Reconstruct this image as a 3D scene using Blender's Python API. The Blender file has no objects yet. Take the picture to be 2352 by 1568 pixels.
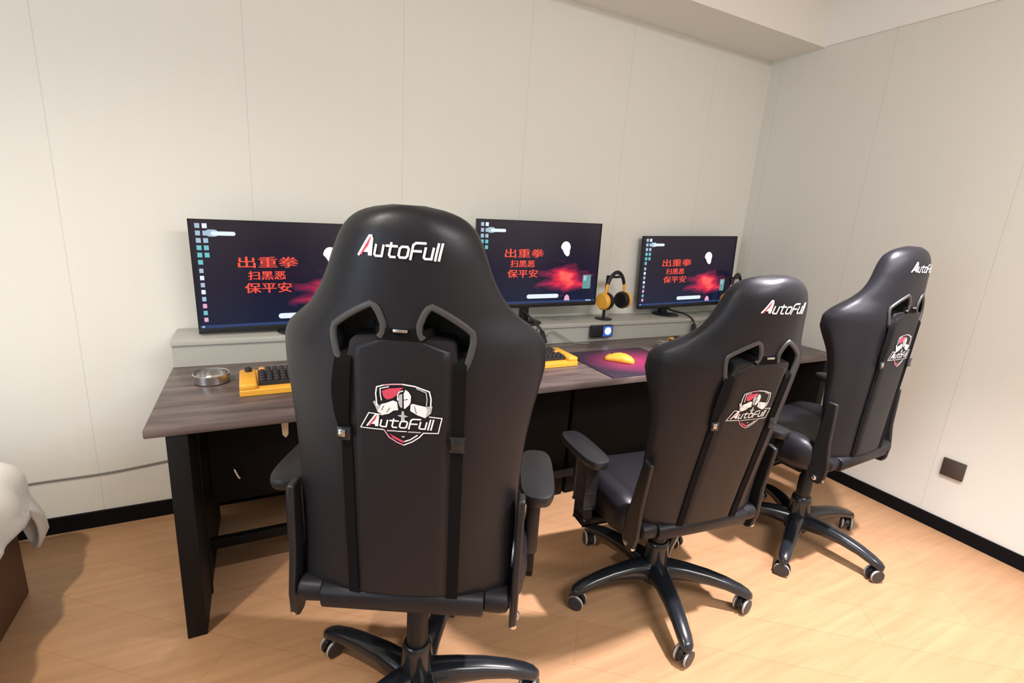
import bpy, bmesh, math, random
import numpy as np
from mathutils import Vector, Matrix, noise
random.seed(4)
SC = bpy.context.scene
COL = SC.collection
PI = math.pi

# ------------------------------------------------------------------ camera, light, exposure
CAM = Vector((.322, -2.447, 1.411)); YAW, PITCH, ROLL, FPX = .482, -.246, .068, 1135.4
f = Vector((math.sin(YAW)*math.cos(PITCH), math.cos(YAW)*math.cos(PITCH), math.sin(PITCH)))
r0 = Vector((math.cos(YAW), -math.sin(YAW), 0)); u0 = r0.cross(f)
rr = r0*math.cos(ROLL)+u0*math.sin(ROLL); uu = -r0*math.sin(ROLL)+u0*math.cos(ROLL)
cd = bpy.data.cameras.new('camera'); cam = bpy.data.objects.new('camera', cd); COL.objects.link(cam)
cam.matrix_world = Matrix(((rr.x, uu.x, -f.x, CAM.x), (rr.y, uu.y, -f.y, CAM.y), (rr.z, uu.z, -f.z, CAM.z), (0, 0, 0, 1)))
cd.sensor_fit = 'HORIZONTAL'; cd.sensor_width = 36; cd.lens = FPX*36/2352; cd.clip_start = .02
SC.camera = cam
SC.view_settings.view_transform = 'Standard'; SC.view_settings.look = 'None'
SC.view_settings.gamma = 1; SC.view_settings.use_curve_mapping = False
SC.view_settings.exposure = 0.14
w = bpy.data.worlds.new('world'); SC.world = w; w.use_nodes = True
w.node_tree.nodes['Background'].inputs[0].default_value = (.62, .78, 1, 1)
w.node_tree.nodes['Background'].inputs[1].default_value = 1.5

def area(name, loc, target, size, power, color, shape='DISK', sy=None, spread=180):
    l = bpy.data.lights.new(name, 'AREA'); l.shape = shape; l.size = size; l.energy = power; l.color = color
    if sy: l.size_y = sy
    l.spread = math.radians(spread)
    o = bpy.data.objects.new(name, l); COL.objects.link(o); o.location = loc
    o.rotation_euler = (Vector(target)-Vector(loc)).to_track_quat('-Z', 'Y').to_euler()
    return o
WARM = (1, .86, .68); NEUT = (1, .93, .83)
def spot(name, loc, target, power, color, size=110, blend=.6, radius=.05):
    l = bpy.data.lights.new(name, 'SPOT'); l.energy = power; l.color = color; l.spot_size = math.radians(size); l.spot_blend = blend; l.shadow_soft_size = radius
    o = bpy.data.objects.new(name, l); COL.objects.link(o); o.location = loc
    o.rotation_euler = (Vector(target)-Vector(loc)).to_track_quat('-Z', 'Y').to_euler()
spot('downlight_right', (2.2, -1.85, 2.72), (1.85, -1.75, 0), 640, (1, .93, .98), 80, .85)
spot('downlight_left', (-.75, -1.75, 2.72), (.0, -1.3, 0), 170, (1, .88, .76), 112, .9)
area('soft_fill', (1.7, -3.2, 2.72), (1.7, -2.8, .5), 1.8, 116, (1, .99, .97), 'RECTANGLE', 1.0)  # unseen fill light added up behind the camera for soft ambient
area('window_daylight', (-2.72, -2.6, 1.55), (0.4, -1.2, 1.7), 1.7, 30, (.72, .87, 1), 'RECTANGLE', 1.5)

# ------------------------------------------------------------------ materials
MATS = {}
def srgb(c):
    return tuple(((x/255)/12.92 if x/255 <= .04045 else ((x/255+.055)/1.055)**2.4) for x in c)+(1,)
def mat(name, color, rough=.5, metal=0, emis=None, es=0, spec=.5, bump=None, coat=0, sheen=0):
    m = bpy.data.materials.new(name); m.use_nodes = True; MATS[name] = m
    nt = m.node_tree; b = nt.nodes['Principled BSDF']
    b.inputs['Base Color'].default_value = color if len(color) == 4 else color+(1,)
    b.inputs['Roughness'].default_value = rough; b.inputs['Metallic'].default_value = metal
    b.inputs['Specular IOR Level'].default_value = spec
    b.inputs['Coat Weight'].default_value = coat
    if sheen: b.inputs['Sheen Weight'].default_value = sheen
    if emis: b.inputs['Emission Color'].default_value = emis; b.inputs['Emission Strength'].default_value = es
    if bump:
        sc, st = bump
        n = nt.nodes.new('ShaderNodeTexNoise'); n.inputs['Scale'].default_value = sc; n.inputs['Detail'].default_value = 4
        tc = nt.nodes.new('ShaderNodeTexCoord'); nt.links.new(tc.outputs['Object'], n.inputs['Vector'])
        bp = nt.nodes.new('ShaderNodeBump'); bp.inputs['Strength'].default_value = st; bp.inputs['Distance'].default_value = .002
        nt.links.new(n.outputs['Fac'], bp.inputs['Height']); nt.links.new(bp.outputs['Normal'], b.inputs['Normal'])
    return m
def N(m, t, **kw):
    n = m.node_tree.nodes.new(t)
    for k, v in kw.items(): setattr(n, k, v)
    return n
def L(m, a, b): m.node_tree.links.new(a, b)
def M(m, op, a, b=None, c=None):
    n = N(m, 'ShaderNodeMath', operation=op)
    for i, x in enumerate((a, b, c)):
        if x is None: continue
        if isinstance(x, (int, float)): n.inputs[i].default_value = x
        else: L(m, x, n.inputs[i])
    return n.outputs[0]

def wall_mat(name, axis, off, pitch, groove=True):
    m = mat(name, (.70, .665, .585, 1), .55, bump=(60, .12), spec=.3)
    b = m.node_tree.nodes['Principled BSDF']
    tc = N(m, 'ShaderNodeTexCoord'); sp = N(m, 'ShaderNodeSeparateXYZ'); L(m, tc.outputs['Object'], sp.inputs[0])
    x = sp.outputs[axis]
    t = M(m, 'DIVIDE', M(m, 'SUBTRACT', x, off), pitch)
    d = M(m, 'MULTIPLY', M(m, 'ABSOLUTE', M(m, 'SUBTRACT', t, M(m, 'ROUND', t))), pitch)
    g = M(m, 'LESS_THAN', d, .0016)
    mp = N(m, 'ShaderNodeMapping'); mp.inputs['Scale'].default_value = (9, 9, .6); L(m, tc.outputs['Object'], mp.inputs[0])
    nz = N(m, 'ShaderNodeTexNoise'); nz.inputs['Scale'].default_value = 2; L(m, mp.outputs[0], nz.inputs['Vector'])
    cr = N(m, 'ShaderNodeValToRGB'); cr.color_ramp.elements[0].color = (.77, .762, .705, 1); cr.color_ramp.elements[1].color = (.79, .785, .73, 1)
    L(m, nz.outputs['Fac'], cr.inputs[0])
    mx = N(m, 'ShaderNodeMix', data_type='RGBA'); L(m, cr.outputs[0], mx.inputs[6]); mx.inputs[7].default_value = (.66, .655, .61, 1)
    if groove: L(m, g, mx.inputs[0])
    else: mx.inputs[0].default_value = 0
    L(m, mx.outputs[2], b.inputs['Base Color'])
    return m
wall_mat('wall_panel_back', 0, -.325, .64)
wall_mat('wall_panel_side', 1, -.732, .654)
mat('ceiling_white', (.86, .84, .785, 1), .7, bump=(90, .05))
mat('upper_white', (.92, .91, .88, 1), .7)

def floor_mat():
    m = mat('wood_floor', (.5, .3, .15, 1), .38, spec=.4)
    b = m.node_tree.nodes['Principled BSDF']
    tc = N(m, 'ShaderNodeTexCoord')
    mp = N(m, 'ShaderNodeMapping'); mp.inputs['Rotation'].default_value = (0, 0, math.radians(38)); L(m, tc.outputs['Object'], mp.inputs[0])
    br = N(m, 'ShaderNodeTexBrick'); L(m, mp.outputs[0], br.inputs['Vector'])
    br.offset = .37
    br.inputs['Scale'].default_value = 1; br.inputs['Brick Width'].default_value = 1.1; br.inputs['Row Height'].default_value = .19
    br.inputs['Mortar Size'].default_value = .0016; br.inputs['Mortar Smooth'].default_value = .3; br.inputs['Bias'].default_value = 0
    br.inputs['Color1'].default_value = (.46, .268, .145, 1); br.inputs['Color2'].default_value = (.43, .247, .132, 1)
    br.inputs['Mortar'].default_value = (.38, .20, .10, 1)
    m2 = N(m, 'ShaderNodeMapping'); m2.inputs['Rotation'].default_value = (0, 0, math.radians(38)); m2.inputs['Scale'].default_value = (1.2, 16, 1)
    L(m, tc.outputs['Object'], m2.inputs[0])
    nz = N(m, 'ShaderNodeTexNoise'); nz.inputs['Scale'].default_value = 2.2; nz.inputs['Detail'].default_value = 6; nz.inputs['Distortion'].default_value = .6
    L(m, m2.outputs[0], nz.inputs['Vector'])
    cr = N(m, 'ShaderNodeValToRGB'); cr.color_ramp.elements[0].position = .3; cr.color_ramp.elements[0].color = (.86, .84, .80, 1)
    cr.color_ramp.elements[1].position = .75; cr.color_ramp.elements[1].color = (1.06, 1.05, 1.04, 1)
    L(m, nz.outputs['Fac'], cr.inputs[0])
    mx = N(m, 'ShaderNodeMix', data_type='RGBA', blend_type='MULTIPLY'); mx.inputs[0].default_value = 1
    L(m, br.outputs['Color'], mx.inputs[6]); L(m, cr.outputs[0], mx.inputs[7]); L(m, mx.outputs[2], b.inputs['Base Color'])
floor_mat()

def desk_mat():
    m = mat('desk_top', (.09, .07, .065, 1), .36, spec=.5)
    b = m.node_tree.nodes['Principled BSDF']
    tc = N(m, 'ShaderNodeTexCoord'); mp = N(m, 'ShaderNodeMapping'); mp.inputs['Scale'].default_value = (1.4, 9, 9); L(m, tc.outputs['Object'], mp.inputs[0])
    nz = N(m, 'ShaderNodeTexNoise'); nz.inputs['Scale'].default_value = 2.5; nz.inputs['Detail'].default_value = 6; nz.inputs['Distortion'].default_value = .5
    L(m, mp.outputs[0], nz.inputs['Vector'])
    cr = N(m, 'ShaderNodeValToRGB'); cr.color_ramp.elements[0].position = .32; cr.color_ramp.elements[0].color = (.06, .043, .04, 1)
    cr.color_ramp.elements[1].position = .72; cr.color_ramp.elements[1].color = (.17, .13, .12, 1)
    L(m, nz.outputs['Fac'], cr.inputs[0]); L(m, cr.outputs[0], b.inputs['Base Color'])
desk_mat()

mat('leather', (.0105, .0100, .0130, 1), .40, spec=.32, bump=(260, .12))
mat('leather_panel', (.0098, .0092, .0118, 1), .46, spec=.3, bump=(260, .1))
mat('black_plastic', (.011, .011, .013, 1), .4, spec=.4)
mat('gloss_plastic', (.012, .014, .018, 1), .2, spec=.6)
mat('dark_hole', (.006, .006, .007, 1), .7)
mat('grey_bezel', (.045, .044, .045, 1), .45)
mat('webbing', (.005, .0045, .005, 1), .85, spec=.1, bump=(900, .3))
mat('chrome', (.65, .66, .68, 1), .22, 1)
mat('caster_grey', (.03, .03, .033, 1), .45)
mat('caster_ring', (.42, .41, .40, 1), .45)
mat('steel', (.62, .6, .58, 1), .25, 1)
mat('black_metal', (.006, .0055, .006, 1), .55, spec=.2)
mat('cabinet_black', (.005, .0045, .0045, 1), .75, spec=.15)
mat('grey_shelf', (.42, .42, .38, 1), .5)
mat('grey_green', (.26, .32, .26, 1), .6)
mat('baseboard', (.004, .004, .005, 1), .6, spec=.12)
mat('yellow', (.85, .42, .045, 1), .42)
mat('key_black', (.018, .018, .02, 1), .45)
mat('orange_key', (.75, .35, .1, 1), .45)
mat('white_quilt', (.80, .78, .75, 1), .8, bump=(25, .25), sheen=.3)
mat('bed_wood', (.12, .05, .025, 1), .5, bump=(30, .2))
mat('socket_brown', (.062, .046, .038, 1), .45)
mat('strip_tan', (.62, .42, .26, 1), .6)
mat('logo_white', (.78, .76, .78, 1), .6)
mat('logo_grey', (.42, .41, .44, 1), .6)
mat('logo_red', (.55, .05, .10, 1), .6)
mat('logo_pink', (.62, .30, .38, 1), .6)
mat('cable_black', (.012, .012, .012, 1), .5)
mat('cable_grey', (.20, .20, .19, 1), .5)
mat('lamp_white', (.9, .95, 1, 1), .4, emis=(.75, .88, 1, 1), es=1.5)
mat('lamp_blue', (.05, .15, .6, 1), .4, emis=(.03, .08, .5, 1), es=.25)
mat('scr_white', (0, 0, 0, 1), .4, emis=(.78, .88, 1, 1), es=.95)
mat('scr_cyan', (0, 0, 0, 1), .4, emis=(.16, .55, .62, 1), es=.9)
mat('scr_pale', (0, 0, 0, 1), .4, emis=(.45, .62, .78, 1), es=.8)
mat('scr_pink', (0, 0, 0, 1), .4, emis=(.85, .42, .62, 1), es=.9)
mat('scr_red', (0, 0, 0, 1), .4, emis=(1, .085, .05, 1), es=1.0)
mat('scr_teal', (0, 0, 0, 1), .4, emis=(.18, .42, .42, 1), es=.7)
mat('scr_moon', (0, 0, 0, 1), .4, emis=(1, .86, .88, 1), es=1.05)
mat('scr_bar', (0, 0, 0, 1), .4, emis=(.02, .045, .14, 1), es=1.0)

def screen_mat():
    m = mat('screen_picture', (.004, .004, .006, 1), .28, spec=.4)
    b = m.node_tree.nodes['Principled BSDF']; b.inputs['Emission Strength'].default_value = 1
    tc = N(m, 'ShaderNodeTexCoord'); sp = N(m, 'ShaderNodeSeparateXYZ'); L(m, tc.outputs['Object'], sp.inputs[0])
    x, z = sp.outputs[0], sp.outputs[2]                       # x -.37...37, z 0...455
    cr = N(m, 'ShaderNodeValToRGB'); e = cr.color_ramp.elements
    e[0].position = 0; e[0].color = (.002, .010, .035, 1); e[1].position = 1; e[1].color = (.016, .010, .018, 1)
    k = e.new(.45); k.color = (.006, .004, .020, 1)
    L(m, M(m, 'DIVIDE', z, .455), cr.inputs[0])
    nz = N(m, 'ShaderNodeTexNoise'); nz.inputs['Scale'].default_value = 7; nz.inputs['Detail'].default_value = 3
    mp = N(m, 'ShaderNodeMapping'); mp.inputs['Scale'].default_value = (1, 1, 2.6); mp.inputs['Rotation'].default_value = (0, -.3, 0)
    L(m, tc.outputs['Object'], mp.inputs[0]); L(m, mp.outputs[0], nz.inputs['Vector'])
    dx = M(m, 'DIVIDE', M(m, 'SUBTRACT', x, .155), .17); dz = M(m, 'DIVIDE', M(m, 'SUBTRACT', z, .155), .085)
    d = M(m, 'SQRT', M(m, 'ADD', M(m, 'MULTIPLY', dx, dx), M(m, 'MULTIPLY', dz, dz)))
    v = M(m, 'SUBTRACT', M(m, 'MULTIPLY', nz.outputs['Fac'], 2.3), M(m, 'ADD', d, .12))
    v = M(m, 'MAXIMUM', M(m, 'MINIMUM', v, 1), 0)
    c2 = N(m, 'ShaderNodeValToRGB'); e = c2.color_ramp.elements
    e[0].position = 0; e[0].color = (0, 0, 0, 1); e[1].position = 1; e[1].color = (1, .13, .09, 1)
    k = e.new(.35); k.color = (.16, .006, .03, 1); k = e.new(.7); k.color = (.75, .015, .04, 1)
    L(m, v, c2.inputs[0])
    mx = N(m, 'ShaderNodeMix', data_type='RGBA', blend_type='ADD'); mx.inputs[0].default_value = 1
    L(m, cr.outputs[0], mx.inputs[6]); L(m, c2.outputs[0], mx.inputs[7]); L(m, mx.outputs[2], b.inputs['Emission Color'])
screen_mat()

def pad_mat():
    m = mat('mouse_pad_print', (.02, .01, .02, 1), .55)
    b = m.node_tree.nodes['Principled BSDF']
    tc = N(m, 'ShaderNodeTexCoord'); sp = N(m, 'ShaderNodeSeparateXYZ'); L(m, tc.outputs['Object'], sp.inputs[0])
    dx = M(m, 'DIVIDE', M(m, 'SUBTRACT', sp.outputs[0], .05), .30); dy = M(m, 'DIVIDE', M(m, 'ADD', sp.outputs[1], .0), .21)
    d = M(m, 'SQRT', M(m, 'ADD', M(m, 'MULTIPLY', dx, dx), M(m, 'MULTIPLY', dy, dy)))
    cr = N(m, 'ShaderNodeValToRGB'); e = cr.color_ramp.elements
    e[0].position = 0; e[0].color = (.42, .03, .12, 1); e[1].position = 1; e[1].color = (.022, .012, .03, 1)
    k = e.new(.55); k.color = (.20, .018, .085, 1)
    L(m, d, cr.inputs[0]); L(m, cr.outputs[0], b.inputs['Base Color'])
pad_mat()

for k_ in ('leather', 'leather_panel'): MATS[k_].node_tree.nodes['Principled BSDF'].inputs['Specular Tint'].default_value = (.93, .94, 1, 1)

# ------------------------------------------------------------------ mesh helpers
class MB:
    def __init__(s): s.v = []; s.f = []; s.m = []; s.names = []
    def mi(s, m):
        if m not in s.names: s.names.append(m)
        return s.names.index(m)
    def add(s, vs, fs, m, X=None):
        b = len(s.v); k = s.mi(m)
        for p in vs:
            p = Vector(p)
            s.v.append(X @ p if X else p)
        for q in fs: s.f.append([b+i for i in q]); s.m.append(k)
        return s
    def box(s, a, b, m, bev=0, X=None, seg=2):
        bm = bmesh.new(); bmesh.ops.create_cube(bm, size=1)
        a, b = Vector(a), Vector(b); c = (a+b)/2; d = b-a
        for v in bm.verts: v.co = Vector((v.co.x*d.x, v.co.y*d.y, v.co.z*d.z))+c
        if bev: bmesh.ops.bevel(bm, geom=bm.edges[:], offset=min(bev, min(abs(d.x), abs(d.y), abs(d.z))*.49), segments=seg, profile=.5, affect='EDGES')
        bm.verts.index_update()
        s.add([v.co[:] for v in bm.verts], [[v.index for v in q.verts] for q in bm.faces], m, X); bm.free(); return s
    def rings(s, rings, m, cap=True, closed=False, X=None):
        n = len(rings[0]); vs = [p for r in rings for p in r]; fs = []
        R = len(rings)
        for i in range(R if closed else R-1):
            j = (i+1) % R
            for k in range(n): fs.append([i*n+k, i*n+(k+1) % n, j*n+(k+1) % n, j*n+k])
        if cap and not closed:
            fs.append(list(range(n))[::-1]); fs.append([(R-1)*n+k for k in range(n)])
        return s.add(vs, fs, m, X)
    def tube(s, pts, r, m, n=10, X=None, flat=1.0, closed=False, up=None):
        pts = [Vector(p) for p in pts]; rs = r if isinstance(r, (list, tuple)) else [r]*len(pts)
        rg = []; K = len(pts)
        for i, p in enumerate(pts):
            if closed: t = pts[(i+1) % K]-pts[i-1]
            else: t = pts[min(i+1, K-1)]-pts[max(i-1, 0)]
            t.normalize(); u = Vector(up) if up else Vector((0, 0, 1))
            if abs(t.dot(u)) > .95: u = Vector((0, 1, 0))
            a = t.cross(u).normalized(); b = a.cross(t).normalized()
            rg.append([p+a*(rs[i]*math.cos(q*2*PI/n))+b*(rs[i]*flat*math.sin(q*2*PI/n)) for q in range(n)])
        return s.rings(rg, m, closed=closed, X=X)
    def lathe(s, prof, m, c=(0, 0, 0), n=24, X=None, axis='z'):
        rg = []
        for r, z in prof:
            r = max(r, .0002)
            if axis == 'z': rg.append([(c[0]+r*math.cos(2*PI*k/n), c[1]+r*math.sin(2*PI*k/n), c[2]+z) for k in range(n)])
            elif axis == 'x': rg.append([(c[0]+z, c[1]+r*math.cos(2*PI*k/n), c[2]+r*math.sin(2*PI*k/n)) for k in range(n)])
            else: rg.append([(c[0]+r*math.sin(2*PI*k/n), c[1]+z, c[2]+r*math.cos(2*PI*k/n)) for k in range(n)])
        return s.rings(rg, m, X=X)
    def prism(s, poly, h0, h1, m, plane='xy', X=None):
        def P(a, b, h): return {'xy': (a, b, h), 'xz': (a, h, b), 'yz': (h, a, b)}[plane]
        n = len(poly); vs = [P(a, b, h0) for a, b in poly]+[P(a, b, h1) for a, b in poly]
        fs = [list(range(n))[::-1], list(range(n, 2*n))]+[[k, (k+1) % n, n+(k+1) % n, n+k] for k in range(n)]
        return s.add(vs, fs, m, X)
    def build(s, name, parent=None, smooth=40, loc=None, rot=None):
        me = bpy.data.meshes.new(name); me.from_pydata([tuple(v) for v in s.v], [], s.f); me.update()
        for n in s.names: me.materials.append(MATS[n])
        me.polygons.foreach_set('material_index', s.m)
        bm = bmesh.new(); bm.from_mesh(me); bmesh.ops.recalc_face_normals(bm, faces=bm.faces[:]); bm.to_mesh(me); bm.free()
        if smooth:
            me.polygons.foreach_set('use_smooth', [True]*len(me.polygons)); me.set_sharp_from_angle(angle=math.radians(smooth))
        o = bpy.data.objects.new(name, me); COL.objects.link(o)
        if parent: o.parent = parent
        if loc: o.location = loc
        if rot: o.rotation_euler = rot
        return o
def tag(o, label=None, cat=None, group=None, kind=None):
    if label: o['label'] = label
    if cat: o['category'] = cat
    if group: o['group'] = group
    if kind: o['kind'] = kind
    return o
def thing(name, label, cat, loc=(0, 0, 0), rz=0, group=None):
    o = bpy.data.objects.new(name, None); COL.objects.link(o); o.location = loc; o.rotation_euler = (0, 0, rz)
    o.empty_display_size = .1
    return tag(o, label, cat, group)
def struct(o): o['kind'] = 'structure'; return o
def smoothstep(x): x = max(0., min(1., x)); return x*x*(3-2*x)
def catmull(pts, k=6):
    pts = [Vector(p) for p in pts]; out = []
    for i in range(len(pts)-1):
        p0 = pts[max(i-1, 0)]; p1 = pts[i]; p2 = pts[i+1]; p3 = pts[min(i+2, len(pts)-1)]
        for j in range(k):
            t = j/k
            out.append(.5*((2*p1)+(p2-p0)*t+(2*p0-5*p1+4*p2-p3)*t*t+(3*p1-p0-3*p2+p3)*t*t*t))
    return out+[pts[-1]]

# ------------------------------------------------------------------ room
XR = 3.367; XL = -2.8; YF = -4.9; H = 2.494; HC = 2.74; SD = .351
struct(MB().box((XL-.1, YF-.1, -.08), (XR+.1, .1, 0), 'wood_floor').build('floor', smooth=0))
struct(MB().box((XL-.1, 0, 0), (XR+.1, .1, HC), 'wall_panel_back').build('wall_back', smooth=0))
struct(MB().box((XR, YF, 0), (XR+.1, 0, HC), 'wall_panel_side').build('wall_right', smooth=0))
struct(MB().box((XL-.1, YF-.1, 0), (XR+.1, YF, HC), 'wall_panel_back').build('wall_front', smooth=0))
wl = MB()
for a, b in (((XL-.1, YF, 0), (XL, 0, .7)), ((XL-.1, YF, 2.4), (XL, 0, HC)), ((XL-.1, YF, .7), (XL, -3.5, 2.4)), ((XL-.1, -1.7, .7), (XL, 0, 2.4))):
    wl.box(a, b, 'wall_panel_side')
struct(wl.build('wall_left', smooth=0))
wf = MB()
for a, b in (((XL-.08, -3.5, .7), (XL-.02, -3.44, 2.4)), ((XL-.08, -1.76, .7), (XL-.02, -1.7, 2.4)), ((XL-.08, -3.44, .7), (XL-.02, -1.76, .76)), ((XL-.08, -3.44, 2.34), (XL-.02, -1.76, 2.4)), ((XL-.08, -2.63, .76), (XL-.02, -2.57, 2.34))):
    wf.box(a, b, 'upper_white')
struct(wf.build('window_1', smooth=0))
struct(MB().box((XL-.1, YF-.1, HC), (XR+.1, .1, HC+.1), 'ceiling_white').build('ceiling', smooth=0))
struct(MB().box((XL, -SD, H), (XR, 0, HC), 'ceiling_white').build('trim_1', smooth=0))           # dropped soffit
struct(MB().box((XR-.012, YF, H+.006), (XR, -SD, HC), 'upper_white').build('trim_2', smooth=0))   # white band over the panels
struct(MB().box((XL, -.012, 0), (XR, 0, .072), 'baseboard').build('baseboard_back', smooth=0))
struct(MB().box((XR-.012, YF, 0), (XR, -.012, .068), 'baseboard').build('baseboard_right', smooth=0))

s = MB().box((-.012, -.047, -.046), (0, .047, .046), 'socket_brown', .004)
s.box((-.0135, -.036, -.035), (-.011, .036, .035), 'socket_brown', .002)
tag(s.build('wall_socket', loc=(XR, -1.47, .338)), 'small square brown socket plate on the right wall', 'socket')

# ------------------------------------------------------------------ desk
def make_desk():
    t = thing('computer_desk', 'long black computer desk with a dark wood grained top against the wall', 'desk', (0, 0, 0))
    D = .822; x1 = 3.352
    MB().box((0, -D, .722), (x1, -.004, .75), 'desk_top', .004).build('desktop', t)
    for xa in (.052, 3.24):
        p = MB().box((xa, -D+.004, 0), (xa+.056, -.10, .722), 'black_metal', .003)
        p.box((xa-.004, -D+.20, .0), (xa+.060, -D+.215, .722), 'black_metal')
        p.build('end_panel', t)
    MB().box((.108, -.54, .125), (x1-.11, -.512, .165), 'black_metal', .003).build('stretcher', t)
    c = MB().box((.108, -.60, .352), (.80, -.05, .722), 'cabinet_black', .004).build('cabinet', t)
    MB().box((.135, -.612, .375), (.62, -.600, .70), 'cabinet_black', .004).build('cabinet_door', t)
    MB().tube(catmull([(.205, -.612, .50), (.21, -.635, .49), (.222, -.637, .46), (.228, -.612, .445)]), .005, 'chrome').build('cabinet_handle', t)
    MB().box((1.05, -.50, 0), (1.70, -.06, .722), 'cabinet_black', .006).build('computer_cabinet', t)
    MB().box((1.72, -.50, 0), (2.36, -.06, .722), 'cabinet_black', .006).build('computer_cabinet', t)
    MB().box((2.38, -.50, 0), (3.02, -.06, .722), 'cabinet_black', .006).build('computer_cabinet', t)
make_desk()
ms = thing('monitor_shelf', 'low grey shelf running along the back of the desk under the screens', 'shelf')
b = MB().box((.002, -.215, .838), (3.35, -.004, .862), 'grey_shelf', .003)
b.box((.004, -.205, .7505), (3.348, -.19, .838), 'grey_shelf')
b.box((.004, -.19, .7505), (.02, -.006, .838), 'grey_shelf'); b.build('shelf_body', ms)
for gx in (1.86, 3.0):
    MB().lathe([(.0, 0), (.055, 0), (.06, .003), (.05, .006), (0, .006)], 'grey_green', (0, 0, 0), 28).build('green_oval', ms, loc=(gx, -.09, .862)).scale = (1, .62, 1)  # low green-grey ovals on the shelf top
s = MB().prism([(-.012, .04), (.012, .04), (.010, -.03), (.002, -.042), (-.008, -.03)], -.004, .004, 'strip_tan', 'xz')  # small tapered tan sliver below the desk edge
tag(s.build('tan_strip', loc=(.373, -.745, .681)), 'short tan strip under the desk edge beside the nearest chair', 'strip')

# ------------------------------------------------------------------ monitors
def text_mesh(body, size):
    c = bpy.data.curves.new('t', 'FONT'); c.body = body; c.size = size; c.align_x = 'CENTER'; c.align_y = 'CENTER'
    c.resolution_u = 2
    o = bpy.data.objects.new('t', c); COL.objects.link(o)
    bpy.context.view_layer.update()
    dg = bpy.context.evaluated_depsgraph_get(); me = bpy.data.meshes.new_from_object(o.evaluated_get(dg))
    vs = [v.co.copy() for v in me.vertices]; fs = [list(p.vertices) for p in me.polygons]
    bpy.data.objects.remove(o); bpy.data.curves.remove(c)
    return vs, fs
def fit_text(body, x0, x1, z0, z1):
    vs, fs = text_mesh(body, 1)
    if not vs: return [], []
    ax = min(v.x for v in vs); bx = max(v.x for v in vs); ay = min(v.y for v in vs); by = max(v.y for v in vs)
    return [((v.x-ax)/(bx-ax)*(x1-x0)+x0, (v.y-ay)/(by-ay)*(z1-z0)+z0) for v in vs], fs
TXT = [fit_text('出重拳', .215, .52, .585, .685), fit_text('扫黑恶', .26, .45, .475, .555), fit_text('保平安', .24, .478, .355, .448)]
MW_, MH_ = .74, .455
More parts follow.
